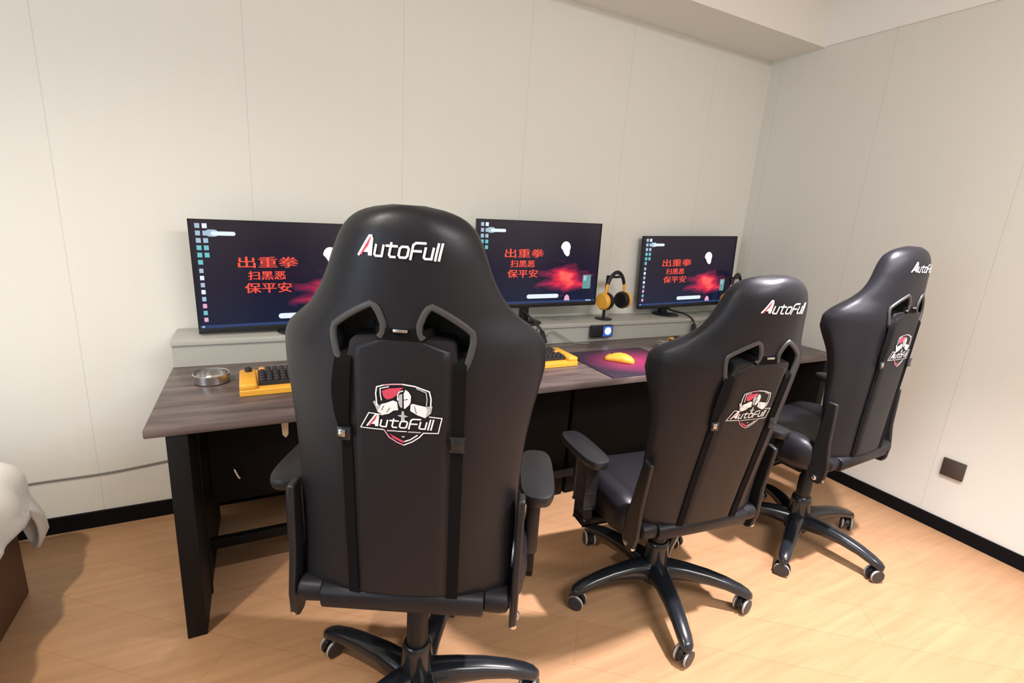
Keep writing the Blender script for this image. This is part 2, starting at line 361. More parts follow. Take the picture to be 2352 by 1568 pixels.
def make_monitor(label, cx, cy, yaw, zb, roll, base_dx):
    t = thing('monitor', label, 'monitor', (cx, cy, .8625), yaw, 'black monitors on the grey shelf')
    z0 = zb-.862
    R = Matrix.Rotation(-roll, 4, 'Y')
    def part(mb, name):
        o = mb.build(name, t, loc=(0, 0, z0)); o.rotation_euler = (0, -roll, 0); return o
    b = MB().box((-MW_/2, .002, 0), (MW_/2, .022, MH_), 'black_plastic', .004)
    b.box((-.2, .02, .08), (.2, .05, .36), 'black_plastic', .012)
    b.box((-MW_/2, -.003, 0), (MW_/2, .004, .022), 'black_plastic', .001)
    b.box((-MW_/2, -.002, .45), (MW_/2, .004, MH_), 'black_plastic'); b.box((-MW_/2, -.002, 0), (-MW_/2+.006, .004, MH_), 'black_plastic')
    b.box((MW_/2-.006, -.002, 0), (MW_/2, .004, MH_), 'black_plastic'); part(b, 'housing')
    s = MB()
    def sx(a): return -MW_/2+a*MW_
    def sz(b_): return (1-b_)*MH_
    y0 = .001
    s.add([(sx(.008), y0, .022), (sx(.992), y0, .022), (sx(.992), y0, .45), (sx(.008), y0, .45)], [[0, 1, 2, 3]], 'screen_picture')
    def rect(x0, x1, t0, t1, m, y=.0004): s.add([(sx(x0), y, sz(t0)), (sx(x1), y, sz(t0)), (sx(x1), y, sz(t1)), (sx(x0), y, sz(t1))], [[0, 1, 2, 3]], m)
    def pill(x0, x1, t0, t1, m, y=.0003):
        r = (t1-t0)/2*MH_; zc = sz((t0+t1)/2); pts = []
        for k in range(9): a = -PI/2+PI*k/8; pts.append((sx(x1)-r+r*math.cos(a), y, zc+r*math.sin(a)))
        for k in range(9): a = PI/2+PI*k/8; pts.append((sx(x0)+r+r*math.cos(a), y, zc+r*math.sin(a)))
        s.add(pts, [list(range(18))], m)
    rect(.008, .992, .925, .951, 'scr_bar', .0006)
    cols = ['scr_pale', 'scr_pale', 'scr_cyan', 'scr_cyan', 'scr_cyan']
    for k in range(6):
        rect(.03, .052, .035+k*.062, .075+k*.062, 'scr_pale' if k < 3 else 'scr_cyan')
        if k < 5: rect(.063, .085, .035+k*.062, .075+k*.062, 'scr_white' if k == 0 else 'scr_cyan' if k > 2 else 'scr_pale')
    seq = ['scr_pale', 'scr_white', 'scr_pale', 'scr_white', 'scr_pale', 'scr_pink', 'scr_cyan', 'scr_pink']
    for k, c in enumerate(seq): rect(.031, .05, .42+k*.062, .458+k*.062, c)
    rect(.018, .03, .928, .944, 'scr_pale', .0004)
    pill(.075, .135, .085, .145, 'scr_pale'); pill(.10, .215, .10, .135, 'scr_white', .0001)
    for k_, dx_ in enumerate((-.0012, 0, .0012)):
        for vs, fs in TXT: s.add([(sx(a)+dx_, .0002+.00003*k_, b_*MH_) for a, b_ in vs], fs, 'scr_red')
    moon = []
    for k in range(20):
        a = 2*PI*k/20; rx, rz = .030, .034
        x_, z_ = rx*math.cos(a), rz*math.sin(a)
        if z_ < 0: z_ *= 1.35; x_ = x_*.75+.010*(-z_/rz)
        moon.append((sx(.70)+x_, .0003, sz(.295)+z_))
    s.add(moon, [list(range(20))], 'scr_moon')
    pill(.40, .665, .845, .895, 'scr_white')
    s.add([(sx(.715), .0003, sz(.93)), (sx(.765), .0003, sz(.93)), (sx(.755), .0003, sz(.875)), (sx(.735), .0003, sz(.855)), (sx(.72), .0003, sz(.88))], [[0, 1, 2, 3, 4]], 'scr_pink')
    rect(.868, .94, .62, .79, 'scr_teal'); rect(.875, .9, .63, .69, 'scr_pale', .0001)
    rect(.905, .955, .928, .944, 'scr_pale', .0004)
    part(s, 'screen')
    n = MB().box((base_dx-.022, .012, .01), (base_dx+.022, .052, z0+.16), 'black_plastic', .005); n.build('stand_neck', t)
    MB().lathe([(0, 0), (.083, 0), (.085, .004), (.078, .009), (.03, .014), (0, .014)], 'gloss_plastic', (base_dx, .0, 0), 32).build('stand_base', t)
    return t
make_monitor('black monitor on the shelf, largest in view, its right part behind the nearest chair', .464, -.137, .046, .874, .015, 0)
make_monitor('black monitor in the middle of the grey shelf, yellow headphones at its right edge', 1.672, -.147, -.033, .945, .021, -.07)
make_monitor('black monitor at the far right end of the shelf, smallest in view', 2.818, -.096, -.094, .914, .047, -.15)

# cables behind the monitors
tag(MB().tube(catmull([(1.575, -.105, .97), (1.595, -.125, .925), (1.635, -.225, .86), (1.66, -.235, .82)], 6)+[Vector((1.662, -.236, .80))], .006, 'cable_black')
    .tube([(1.655, -.236, .832), (1.672, -.24, .768)], [.012, .018], 'cable_black')
    .tube(catmull([(1.675, -.24, .79), (1.72, -.23, .825), (1.78, -.225, .80), (1.86, -.235, .758), (1.95, -.26, .755)]), .003, 'cable_grey').build('monitor_cable'),
    'black cable with a thick plug hanging over the shelf below the middle monitor', 'cable')
tag(MB().tube(catmull([(2.70, -.045, .96), (2.715, -.06, .895), (2.75, -.17, .882), (2.772, -.228, .85), (2.775, -.235, .80)], 6)+[Vector((2.78, -.25, .76))], .006, 'cable_black')
    .tube([(2.775, -.235, .83), (2.78, -.24, .775)], [.012, .018], 'cable_black')
    .tube(catmull([(2.78, -.24, .79), (2.86, -.235, .85), (2.95, -.23, .85), (2.99, -.235, .79), (3.0, -.26, .755)]), .003, 'cable_grey').build('monitor_cable'),
    'dark cable looping down from the shelf below the far right monitor', 'cable')
tag(MB().tube(catmull([(-1.6, -.006, .26), (-.9, -.006, .238), (-.5, -.006, .243), (-.3, -.006, .245), (-.1, -.006, .262), (.05, -.006, .275)]), .0035, 'cable_grey').build('wall_cable'),
    'thin dark cable sagging along the wall between the bed and the desk', 'cable')

# ------------------------------------------------------------------ headphones, power boxes
def headset(x, y, label, rz):
    t = thing('headphones', label, 'headphones', (x, y, .862), rz, 'yellow and black headphones')
    cz = .120; R_ = .082
    arc = [(R_*math.cos(a), 0, cz+.035+ .125*math.sin(a)) for a in [PI*k/20 for k in range(21)]]
    MB().tube(arc[3:18], .0115, 'black_plastic', flat=.7, up=(0, 1, 0)).build('headband', t)
    for sgn in (-1, 1):
        sl = [(sgn*.082, 0, cz-.01), (sgn*.083, 0, cz+.02)]+(arc[:4] if sgn > 0 else arc[-4:][::-1])
        MB().tube(sl, .0095, 'yellow', flat=.8, up=(0, 1, 0)).build('slider', t)
        c = MB().lathe([(0, 0), (.034, 0), (.047, .006), (.049, .022), (.040, .034), (0, .037)], 'yellow', (sgn*.082, 0, cz-.005), 24, axis='x') if sgn > 0 else \
            MB().lathe([(0, 0), (.034, 0), (.047, -.006), (.049, -.022), (.040, -.034), (0, -.037)], 'yellow', (sgn*.082, 0, cz-.005), 24, axis='x')
        c.build('ear_cup', t)
        MB().lathe([(.02, 0), (.048, 0), (.052, -sgn*.014), (.045, -sgn*.030), (.02, -sgn*.032)], 'black_plastic', (sgn*.082, 0, cz-.005), 24, axis='x').build('ear_pad', t)
    return t
def stand(x, y, label, rz):
    t = thing('headphone_stand', label, 'stand', (x, y, .862), rz, 'black headphone stands')
    MB().lathe([(0, 0), (.05, 0), (.052, .004), (.045, .008), (0, .009)], 'black_plastic', (-.05, 0, 0), n=28).build('base', t)
    MB().tube([(-.05, 0, .008), (-.05, 0, .255)], .009, 'black_plastic').build('pole', t)
    MB().tube([(-.055, 0, .252), (0, 0, .252), (.03, 0, .258)], .0075, 'black_plastic').build('hook', t)
stand(2.172, -.163, 'black headphone stand beside the middle monitor, carrying yellow headphones', -.55)
headset(2.172, -.165, 'yellow and black headphones hanging beside the middle monitor', .22)
stand(3.15, -.172, 'black headphone stand beside the far right monitor, behind the middle chair', -.55)
headset(3.15, -.195, 'yellow and black headphones hanging beside the far right monitor', .30)
for bx, lb in ((2.056, 'black power box with a glowing round button under the middle headphones'), (3.075, 'black power box under the far right headphones, mostly behind the middle chair')):
    t = thing('power_box', lb, 'power box', (bx, -.2155, .812), 0, 'black power boxes on the shelf front')
    MB().box((-.075, -.022, -.035), (.075, .0, .035), 'black_plastic', .004).build('box_body', t)
    MB().box((.005, -.0235, -.03), (.068, -.0205, .03), 'lamp_blue', .001).build('blue_plate', t)
    MB().lathe([(.0, 0), (.021, 0), (.021, -.004), (.018, -.006), (0, -.006)], 'lamp_white', (.036, -.0225, .002), 24, axis='y').build('power_button', t)
    for k in (0, 1): MB().box((-.062, -.024, -.02+k*.028), (-.018, -.021, -.008+k*.028), 'dark_hole').build('usb_port', t)

# ------------------------------------------------------------------ keyboards, mouse, pads, ashtrays
def keyboard(x, y, rz, label):
    t = thing('keyboard', label, 'keyboard', (x, y, .7505), rz, 'yellow keyboards on the desk')
    W, D_ = .46, .19
    sec = [(0, .0), (0, .022), (.03, .026), (D_-.03, .040), (D_, .036), (D_, 0)]
    b = MB().prism([(yy, zz) for yy, zz in sec], 0, W, 'yellow', 'yz'); 
    b.box((.0, .002, .02), (.055, D_-.004, .043), 'yellow', .006); b.box((W-.05, .002, .02), (W, D_-.004, .043), 'yellow', .006)
    o = b.build('case', t); md = o.modifiers.new('b', 'BEVEL'); md.width = .003; md.segments = 2
    pl = MB().box((.06, .028, .024), (W-.055, D_-.022, .0405), 'key_black', .002); pl.build('key_plate', t)
    for r in range(5):
        for c in range(15):
            kx = .064+c*.0228; ky = .032+r*.0272; kz = .0335+ky*.055
            m = 'orange_key' if (r, c) in ((4, 0), (2, 14)) else 'key_black'
            MB().box((kx, ky, kz), (kx+.019, ky+.022, kz+.014), m, .003, seg=1).build('key', t)
    MB().lathe([(0, 0), (.012, 0), (.012, .012), (.010, .014), (0, .014)], 'key_black', (.03, D_-.035, .043), 16).build('knob', t)
    return t
keyboard(.242, -.618, .02, 'yellow keyboard with black keys beside the nearest chair, left end of the desk')
keyboard(1.185, -.605, 0, 'yellow keyboard between the nearest chair and the mouse pad, only its right end visible')
keyboard(2.43, -.56, 0, 'yellow keyboard at the far station, nearly hidden behind the middle chair')
def ashtray(x, y, label):
    t = MB().lathe([(0, 0), (.052, 0), (.058, .004), (.060, .034), (.058, .036), (.054, .034), (.052, .007), (0, .005)], 'steel', n=36).build('ashtray', loc=(x, y, .7505))
    tag(t, label, 'ashtray', 'steel ashtrays')
ashtray(.147, -.42, 'round steel ashtray at the left end of the desk')
ashtray(2.335, -.46, 'round steel ashtray on the desk below the far right monitor')
t = MB().box((-.25, -.205, 0), (.25, .205, .004), 'mouse_pad_print', .0015)
pad = tag(t.build('mouse_pad', loc=(1.945, -.606, .7505), rot=(0, 0, .0)), 'black mouse pad with a pink red print in front of the middle monitor', 'mouse pad')
t = thing('computer_mouse', 'yellow computer mouse on the pink mouse pad', 'mouse', (1.892, -.603, .7547), 2.34)
def mouse_ring(xx, wv, hv, n=20): return [(xx, wv*math.cos(2*PI*k/n), max(0, hv*.35+hv*.65*math.sin(2*PI*k/n)) if math.sin(2*PI*k/n) > -.54 else 0) for k in range(n)]
rg = [mouse_ring(xx, wv, hv) for xx, wv, hv in ((-.066, .006, .008), (-.063, .018, .018), (-.05, .028, .030), (-.025, .033, .040), (0, .031, .042), (.025, .028, .036), (.048, .028, .027), (.060, .022, .018), (.065, .008, .008))]
MB().rings([[(x*1.12, y*1.1, z*1.05) for x, y, z in r_] for r_ in rg], 'yellow').build('mouse_shell', t, smooth=60)
MB().lathe([(0, -.004), (.009, -.004), (.010, 0), (.009, .004), (0, .004)], 'key_black', (.036, 0, .028), 16, axis='y').build('scroll_wheel', t)

# ------------------------------------------------------------------ bed at the left
t = thing('bed_base', 'dark brown wooden bed base at the left edge', 'bed', (-.465, -.379, 0))
MB().box((-1.5, -1.95, 0), (0, 0, .36), 'bed_wood', .01).build('frame', t)
MB().box((-1.47, -1.92, .36), (-.03, -.03, .44), 'white_quilt', .03).build('mattress', t)
def quilt():
    x0, x1, y0, y1 = -2.02, -.412, -2.38, -.315; R_ = .10
    per = []
    def corner(cx, cy, a0):
        for k in range(13): a = a0+PI/2*k/12; per.append((cx+R_*math.cos(a), cy+R_*math.sin(a), math.cos(a), math.sin(a)))
    def side(ax, ay, bx, by, nx, ny, k):
        for i in range(1, k): per.append((ax+(bx-ax)*i/k, ay+(by-ay)*i/k, nx, ny))
    side(x1, y0+R_, x1, y1-R_, 1, 0, 50); corner(x1-R_, y1-R_, 0); side(x1-R_, y1, x0+R_, y1, 0, 1, 40); corner(x0+R_, y1-R_, PI/2)
    side(x0, y1-R_, x0, y0+R_, -1, 0, 50); corner(x0+R_, y0+R_, PI); side(x0+R_, y0, x1-R_, y0, 0, -1, 40); corner(x1-R_, y0+R_, 1.5*PI)
    rings = []
    prof = [(-.75, .53), (-.4, .53), (-.2, .53), (-.10, .525), (-.055, .51), (-.02, .48), (0, .44), (.008, .40), (.012, .375)]
    cx, cy = x1, y1
    for off, z in prof+[(.016, 'h0'), (.016, 'h1'), (.018, 'h')]:
        ring = []
        for x, y, nx, ny in per:
            dc = math.hypot(x-x1, y-y1); flap = smoothstep(1-dc/.15)
            hem = .35-.24*flap+.012*math.sin(y*23+x*17)
            zz = hem if z == 'h' else hem+.07*flap+.03*(1-flap)*.3 if z == 'h1' else (hem+.14*flap+.012) if z == 'h0' else z
            n_ = noise.noise(Vector((x*5, y*5, zz*4+off)))
            o_ = off+(.012*math.sin(y*31+x*27+zz*9)*(1 if isinstance(z, str) or z < .45 else .2))+.012*n_
            if z == 'h1': o_ += .045*flap
            if z == 'h0': o_ += .04*flap
            if off < -.09:                                   # inner rings close in on the middle of the bed
                q_ = min(1, (-off-.09)/.70); px_, py_ = x-nx*.09, y-ny*.09; mx_, my_ = (x0+x1)/2, (y0+y1)/2
                ring.append((px_+(mx_-px_)*q_, py_+(my_-py_)*q_, zz+.012*noise.noise(Vector((x*3, y*3, off*5)))))
            else: ring.append((x+nx*o_, y+ny*o_, zz+.01*n_))
        rings.append(ring)
    m = MB().rings(rings, 'white_quilt', cap=False)
    m.add(rings[0], [list(range(len(per)))], 'white_quilt')
    o = m.build('quilt', smooth=80)
    md = o.modifiers.new('s', 'SOLIDIFY'); md.thickness = .012; md.offset = -1
    tag(o, 'white quilt draped over the bed at the left edge', 'quilt')
quilt()

# ------------------------------------------------------------------ gaming chairs
VS = [.030, .045, .10, .20, .30, .40, .48, .54, .58, .615, .645, .67, .70, .74, .78, .82, .86, .885, .900, .908]
HW = [.222, .236, .245, .248, .250, .256, .268, .282, .290, .289, .276, .250, .215, .185, .165, .150, .132, .108, .074, .03]
RF = [.03, .035, .05, .06, .06, .065, .075, .09, .10, .10, .095, .085, .07, .055, .048, .045, .045, .042, .036, .03]
TT = [.05, .075, .085, .085, .09, .09, .09, .09, .09, .09, .09, .09, .09, .09, .09, .09, .085, .07, .05, .03]
AA = [0, 0, .01, .025, .04, .05, .07, .098, .115, .115, .10, .08, .055, .035, .03, .03, .025, .015, .005, 0]
F0 = [.012, .0, 0, 0, 0, 0, 0, 0, 0, 0, 0, .0, 0, 0, 0, .0, .004, .012, .022, .035]
def hermite(xs, ys, x):
    xs = np.array(xs); ys = np.array(ys); x = min(max(x, xs[0]), xs[-1])
    i = min(int(np.searchsorted(xs, x, side='right'))-1, len(xs)-2); i = max(i, 0)
    d = np.diff(ys)/np.diff(xs)
    def tang(k):
        if k == 0: return d[0]
        if k == len(xs)-1: return d[-1]
        return 0 if d[k-1]*d[k] <= 0 else 2*d[k-1]*d[k]/(d[k-1]+d[k])
    h = xs[i+1]-xs[i]; t = (x-xs[i])/h
    return float((2*t**3-3*t*t+1)*ys[i]+(t**3-2*t*t+t)*h*tang(i)+(-2*t**3+3*t*t)*ys[i+1]+(t**3-t*t)*h*tang(i+1))
EU, EF = .52, .62
def prof(v): return [hermite(VS, A, v) for A in (HW, RF, TT, AA, F0)]
def sec(u, P_):
    hw, rf, tt, aa, f0 = P_; q = min(abs(u)/hw, 1)
    fr = f0+rf*q**2.6; ff = f0+tt+aa*smoothstep((q-.45)/.4)
    return (fr+ff)/2, (ff-fr)/2
def rear_f(u, v):
    P_ = prof(v); c = min((abs(u)/P_[0]), .999)**(1/EU); s_ = math.sqrt(max(0, 1-c*c)); mid, half = sec(u, P_)
    return mid-half*s_**EF
def bk(rec, zb, yb=-.206):
    cr_, sr = math.cos(rec), math.sin(rec)
    return lambda u, f_, v: Vector((u, yb+f_*cr_-v*sr, zb+v*cr_+f_*sr))
HOLE = [(.134, .678), (.131, .628), (.119, .603), (.106, .628), (.098, .655), (.042, .664), (.035, .692), (.058, .728)]
def back_shell():
    m = MB(); rows = []
    vs = list(np.linspace(.03, .60, 26))+list(np.linspace(.612, .86, 30))+[.868, .876, .884, .891, .897, .902, .906, .908]
    NQ = 72
    for v in vs:
        P_ = prof(v); row = []
        for k in range(NQ):
            a = 2*PI*k/NQ; c, s_ = math.cos(a), math.sin(a)
            u = P_[0]*math.copysign(abs(c)**EU, c); mid, half = sec(u, P_)
            row.append((u, mid+half*math.copysign(abs(s_)**EF, s_), v))
        rows.append(row)
    m.rings(rows, 'leather')
    return m
def smooth_poly(poly, k=5):
    P3 = [Vector((a, b, 0)) for a, b in poly]; n = len(P3); out = []
    for i in range(n):
        p0, p1, p2, p3 = P3[i-1], P3[i], P3[(i+1) % n], P3[(i+2) % n]
        for j in range(k):
            t = j/k; q = .5*((2*p1)+(p2-p0)*t+(2*p0-5*p1+4*p2-p3)*t*t+(3*p1-p0-3*p2+p3)*t**3)
            lin = p1.lerp(p2, t); q = lin.lerp(q, .6); out.append((q.x, q.y))
    return out
def cut_shell():
    o = back_shell().build('tmp'); c = MB()
    for sg in (1, -1):
        pl = [(a*sg, b) for a, b in smooth_poly(HOLE)]
        c.prism(pl, -.05, .075, 'dark_hole', 'xz')
    k = c.build('tmpc', smooth=0)
    md = o.modifiers.new('b', 'BOOLEAN'); md.operation = 'DIFFERENCE'; md.object = k; md.solver = 'EXACT'; md.material_mode = 'TRANSFER'
    bpy.context.view_layer.update(); dg = bpy.context.evaluated_depsgraph_get()
    me = bpy.data.meshes.new_from_object(o.evaluated_get(dg))
    bpy.data.objects.remove(o); bpy.data.objects.remove(k)
    return me
SHELL = cut_shell()
def shell_for(T, name, parent):
    me = SHELL.copy(); me.name = name
    for v in me.vertices: v.co = T(v.co.x, v.co.y, v.co.z)
    me.polygons.foreach_set('use_smooth', [True]*len(me.polygons)); me.set_sharp_from_angle(angle=math.radians(50))
    o = bpy.data.objects.new(name, me); COL.objects.link(o); o.parent = parent; return o

def decal_poly(mb, T, poly, m, lift=.0018):
    # a thin stitched patch following the back surface: triangulate finely through a grid clip-free fan of strips
    bm = bmesh.new(); vs = [bm.verts.new((a, b, 0)) for a, b in poly]; fc = bm.faces.new(vs)
    bmesh.ops.triangulate(bm, faces=[fc])
    for _ in range(3):
        es = [e for e in bm.edges if e.calc_length() > .014]
        if not es: break
        bmesh.ops.subdivide_edges(bm, edges=es, cuts=1); bmesh.ops.triangulate(bm, faces=[q for q in bm.faces if len(q.verts) > 3])
    bm.verts.index_update()
    vv = [v.co for v in bm.verts]; ff = [[v.index for v in q.verts] for q in bm.faces]; bm.free()
    mb.add([T(p.x, rear_f(p.x, p.y)-lift, p.y) for p in vv], ff, m)
def decal_line(mb, T, pts, wd, m, lift=.0019, closed=False):
    pts = [Vector(p) for p in pts]; 
    if closed: pts = pts+[pts[0]]
    q = [pts[0]]
    for a, b in zip(pts, pts[1:]):
        k = max(1, int((b-a).length/.012))
        q += [a.lerp(b, i/k) for i in range(1, k+1)]
    L_, R_ = [], []
    for i, p in enumerate(q):
        d1 = (q[i]-q[i-1]) if i else (q[1]-q[0]); d2 = (q[i+1]-q[i]) if i < len(q)-1 else d1
        if d1.length < 1e-9: d1 = d2
        n1 = Vector((-d1.y, d1.x)).normalized(); n2 = Vector((-d2.y, d2.x)).normalized(); n_ = (n1+n2)
        n_ = n_.normalized() if n_.length > .1 else n1
        s_ = min(1.6, 1/max(.4, n_.dot(n1)))
        L_.append(p+n_*wd/2*s_); R_.append(p-n_*wd/2*s_)
    if not closed:   # square ends
        e = (q[1]-q[0]).normalized()*wd*.35; L_[0] -= e; R_[0] -= e
        e = (q[-1]-q[-2]).normalized()*wd*.35; L_[-1] += e; R_[-1] += e
    vs = [T(p.x, rear_f(p.x, p.y)-lift, p.y) for p in L_+R_]; n = len(L_)
    mb.add(vs, [[i, i+1, n+i+1, n+i] for i in range(n-1)], m)
def word(mb, T, x0, x1, yb, cap, slant=0.0, wd=None):
    """the maker's wordmark, as on the headrest and the crest"""
    G = []; x = 0
    def sh(px, py): return (px+.20*py, py)
    G.append(('P', [sh(0, 0), sh(.50, 1.22), sh(.64, 1.22), sh(.56, .62), sh(.30, .20), sh(.24, 0)], 'logo_red'))
    G.append(('P', [sh(.64, 1.22), sh(.80, 1.1), sh(.92, 0), sh(.66, 0), sh(.62, .2), sh(.30, .20), sh(.56, .62)], 'logo_white'))
    G.append(('L', [sh(0, 0), sh(.50, 1.22), sh(.66, 1.22)], 'logo_white'))
    x = 1.02
    def Ln(*pts): G.append(('L', [sh(x+a, b) for a, b in pts], 'logo_white'))
    Ln((0.05, .70), (.05, .12), (.15, .03), (.55, .03), (.55, .70)); x += .74
    Ln((0, .70), (.68, .70)); Ln((.28, .88), (.28, .14), (.38, .03), (.68, .03)); x += .86
    Ln((.03, .16), (.03, .58), (.14, .70), (.50, .70), (.60, .58), (.60, .16), (.50, .03), (.14, .03), (.03, .16)); x += .78
    Ln((.05, -.04), (.05, .84), (.20, .98), (.80, .98)); Ln((.05, .48), (.62, .48)); x += .82
    Ln((0.05, .70), (.05, .12), (.15, .03), (.55, .03), (.55, .70)); x += .78
    Ln((.02, -.04), (.02, .98)); x += .24
    Ln((.02, -.04), (.02, .98)); x += .22
    sx_ = (x1-x0)/(x+.2); sy_ = cap
    def mp(p): return (x0+p[0]*sx_, yb+p[1]*sy_+slant*(p[0]*sx_))
    wd = wd or cap*.15
    for k, pts, m in G:
        if k == 'P': decal_poly(mb, T, [mp(p) for p in pts], m)
        else: decal_line(mb, T, [mp(p) for p in pts], wd, m, .0022)
def crest(T):
    mb = MB(); S = 1.035e-4
    T0 = T; T = lambda u, f_, v: T0(u, f_-.0055, v)
    def c(x, y): y = y-.045*(x-923); return ((x-923)*S, .491-(y-888)*S)
    def Ln(pts, wd, m, closed=False): decal_line(mb, T, [c(*p) for p in pts], wd, m, closed=closed)
    def Po(pts, m, lift=.0018): decal_poly(mb, T, [c(*p) for p in pts], m, lift)
    Ln([(470, 560), (450, 300), (470, 170), (600, 130)], .0026, 'logo_white')
    Ln([(600, 130), (760, 110), (960, 105)], .0028, 'logo_pink'); Ln([(960, 105), (1200, 145), (1470, 250), (1505, 400), (1500, 560)], .0028, 'logo_white')
    Ln([(560, 440), (540, 330), (535, 200), (700, 160)], .002, 'logo_white'); Ln([(1230, 190), (1410, 270), (1430, 400), (1420, 540)], .0022, 'logo_grey')
    Po([(565, 250), (700, 195), (980, 170), (890, 265), (850, 330), (760, 400), (660, 425), (600, 370)], 'logo_red')
    Po([(480, 690), (450, 600), (392, 480), (430, 458), (520, 555), (560, 520)], 'logo_grey')
    Po([(560, 520), (640, 500), (780, 440), (860, 470), (880, 640), (790, 650), (700, 720), (600, 745), (480, 690)], 'logo_white')
    Po([(1120, 520), (1160, 500), (1260, 530), (1400, 560), (1440, 640), (1400, 800), (1250, 740), (1110, 650)], 'logo_white')
    Po([(1440, 640), (1400, 560), (1535, 555), (1510, 700), (1400, 800)], 'logo_grey')
    Ln([(870, 430), (870, 330), (900, 265), (970, 240)], .0022, 'logo_white')
    Po([(880, 420), (900, 320), (960, 300), (960, 590), (920, 580), (885, 500)], 'logo_grey')
    Po([(985, 300), (1020, 215), (1080, 260), (1125, 340), (1120, 470), (1090, 530), (1010, 610), (990, 600)], 'logo_white')
    Ln([(985, 430), (1060, 410)], .0016, 'leather_panel')
    Ln([(720, 600), (660, 690)], .0014, 'leather_panel'); Ln([(1190, 560), (1230, 700)], .0014, 'leather_panel'); Ln([(600, 560), (560, 650)], .0014, 'leather_panel')
    Po([(950, 660), (990, 660), (998, 740), (1075, 770), (1000, 792), (1012, 870), (930, 870), (940, 792), (860, 750), (940, 738)], 'logo_grey')
    Ln([(580, 745), (310, 715), (140, 1035), (600, 1062)], .0022, 'logo_white'); Ln([(1370, 1120), (1655, 1130), (1720, 810), (1480, 775)], .0022, 'logo_white')
    word(mb, T, c(270, 990)[0], c(1610, 990)[0], .491-(1000-888-.045*(300-923))*S+.0012, .0215)
    Ln([(670, 1080), (850, 1085)], .003, 'logo_grey'); Ln([(870, 1090), (1040, 1093)], .002, 'logo_white'); Ln([(1080, 1100), (1310, 1110)], .0026, 'logo_grey')
    Ln([(600, 1062), (700, 1220), (850, 1325), (985, 1388)], .0024, 'logo_pink'); Ln([(985, 1388), (1150, 1315), (1290, 1215), (1370, 1120)], .0024, 'logo_white')
    Po([(700, 1140), (980, 1298), (980, 1350), (780, 1240)], 'logo_red', .0016); Ln([(1000, 1310), (1120, 1265), (1250, 1170)], .0026, 'logo_white')
    Ln([(960, 1205), (995, 1205)], .003, 'logo_grey')
    return mb

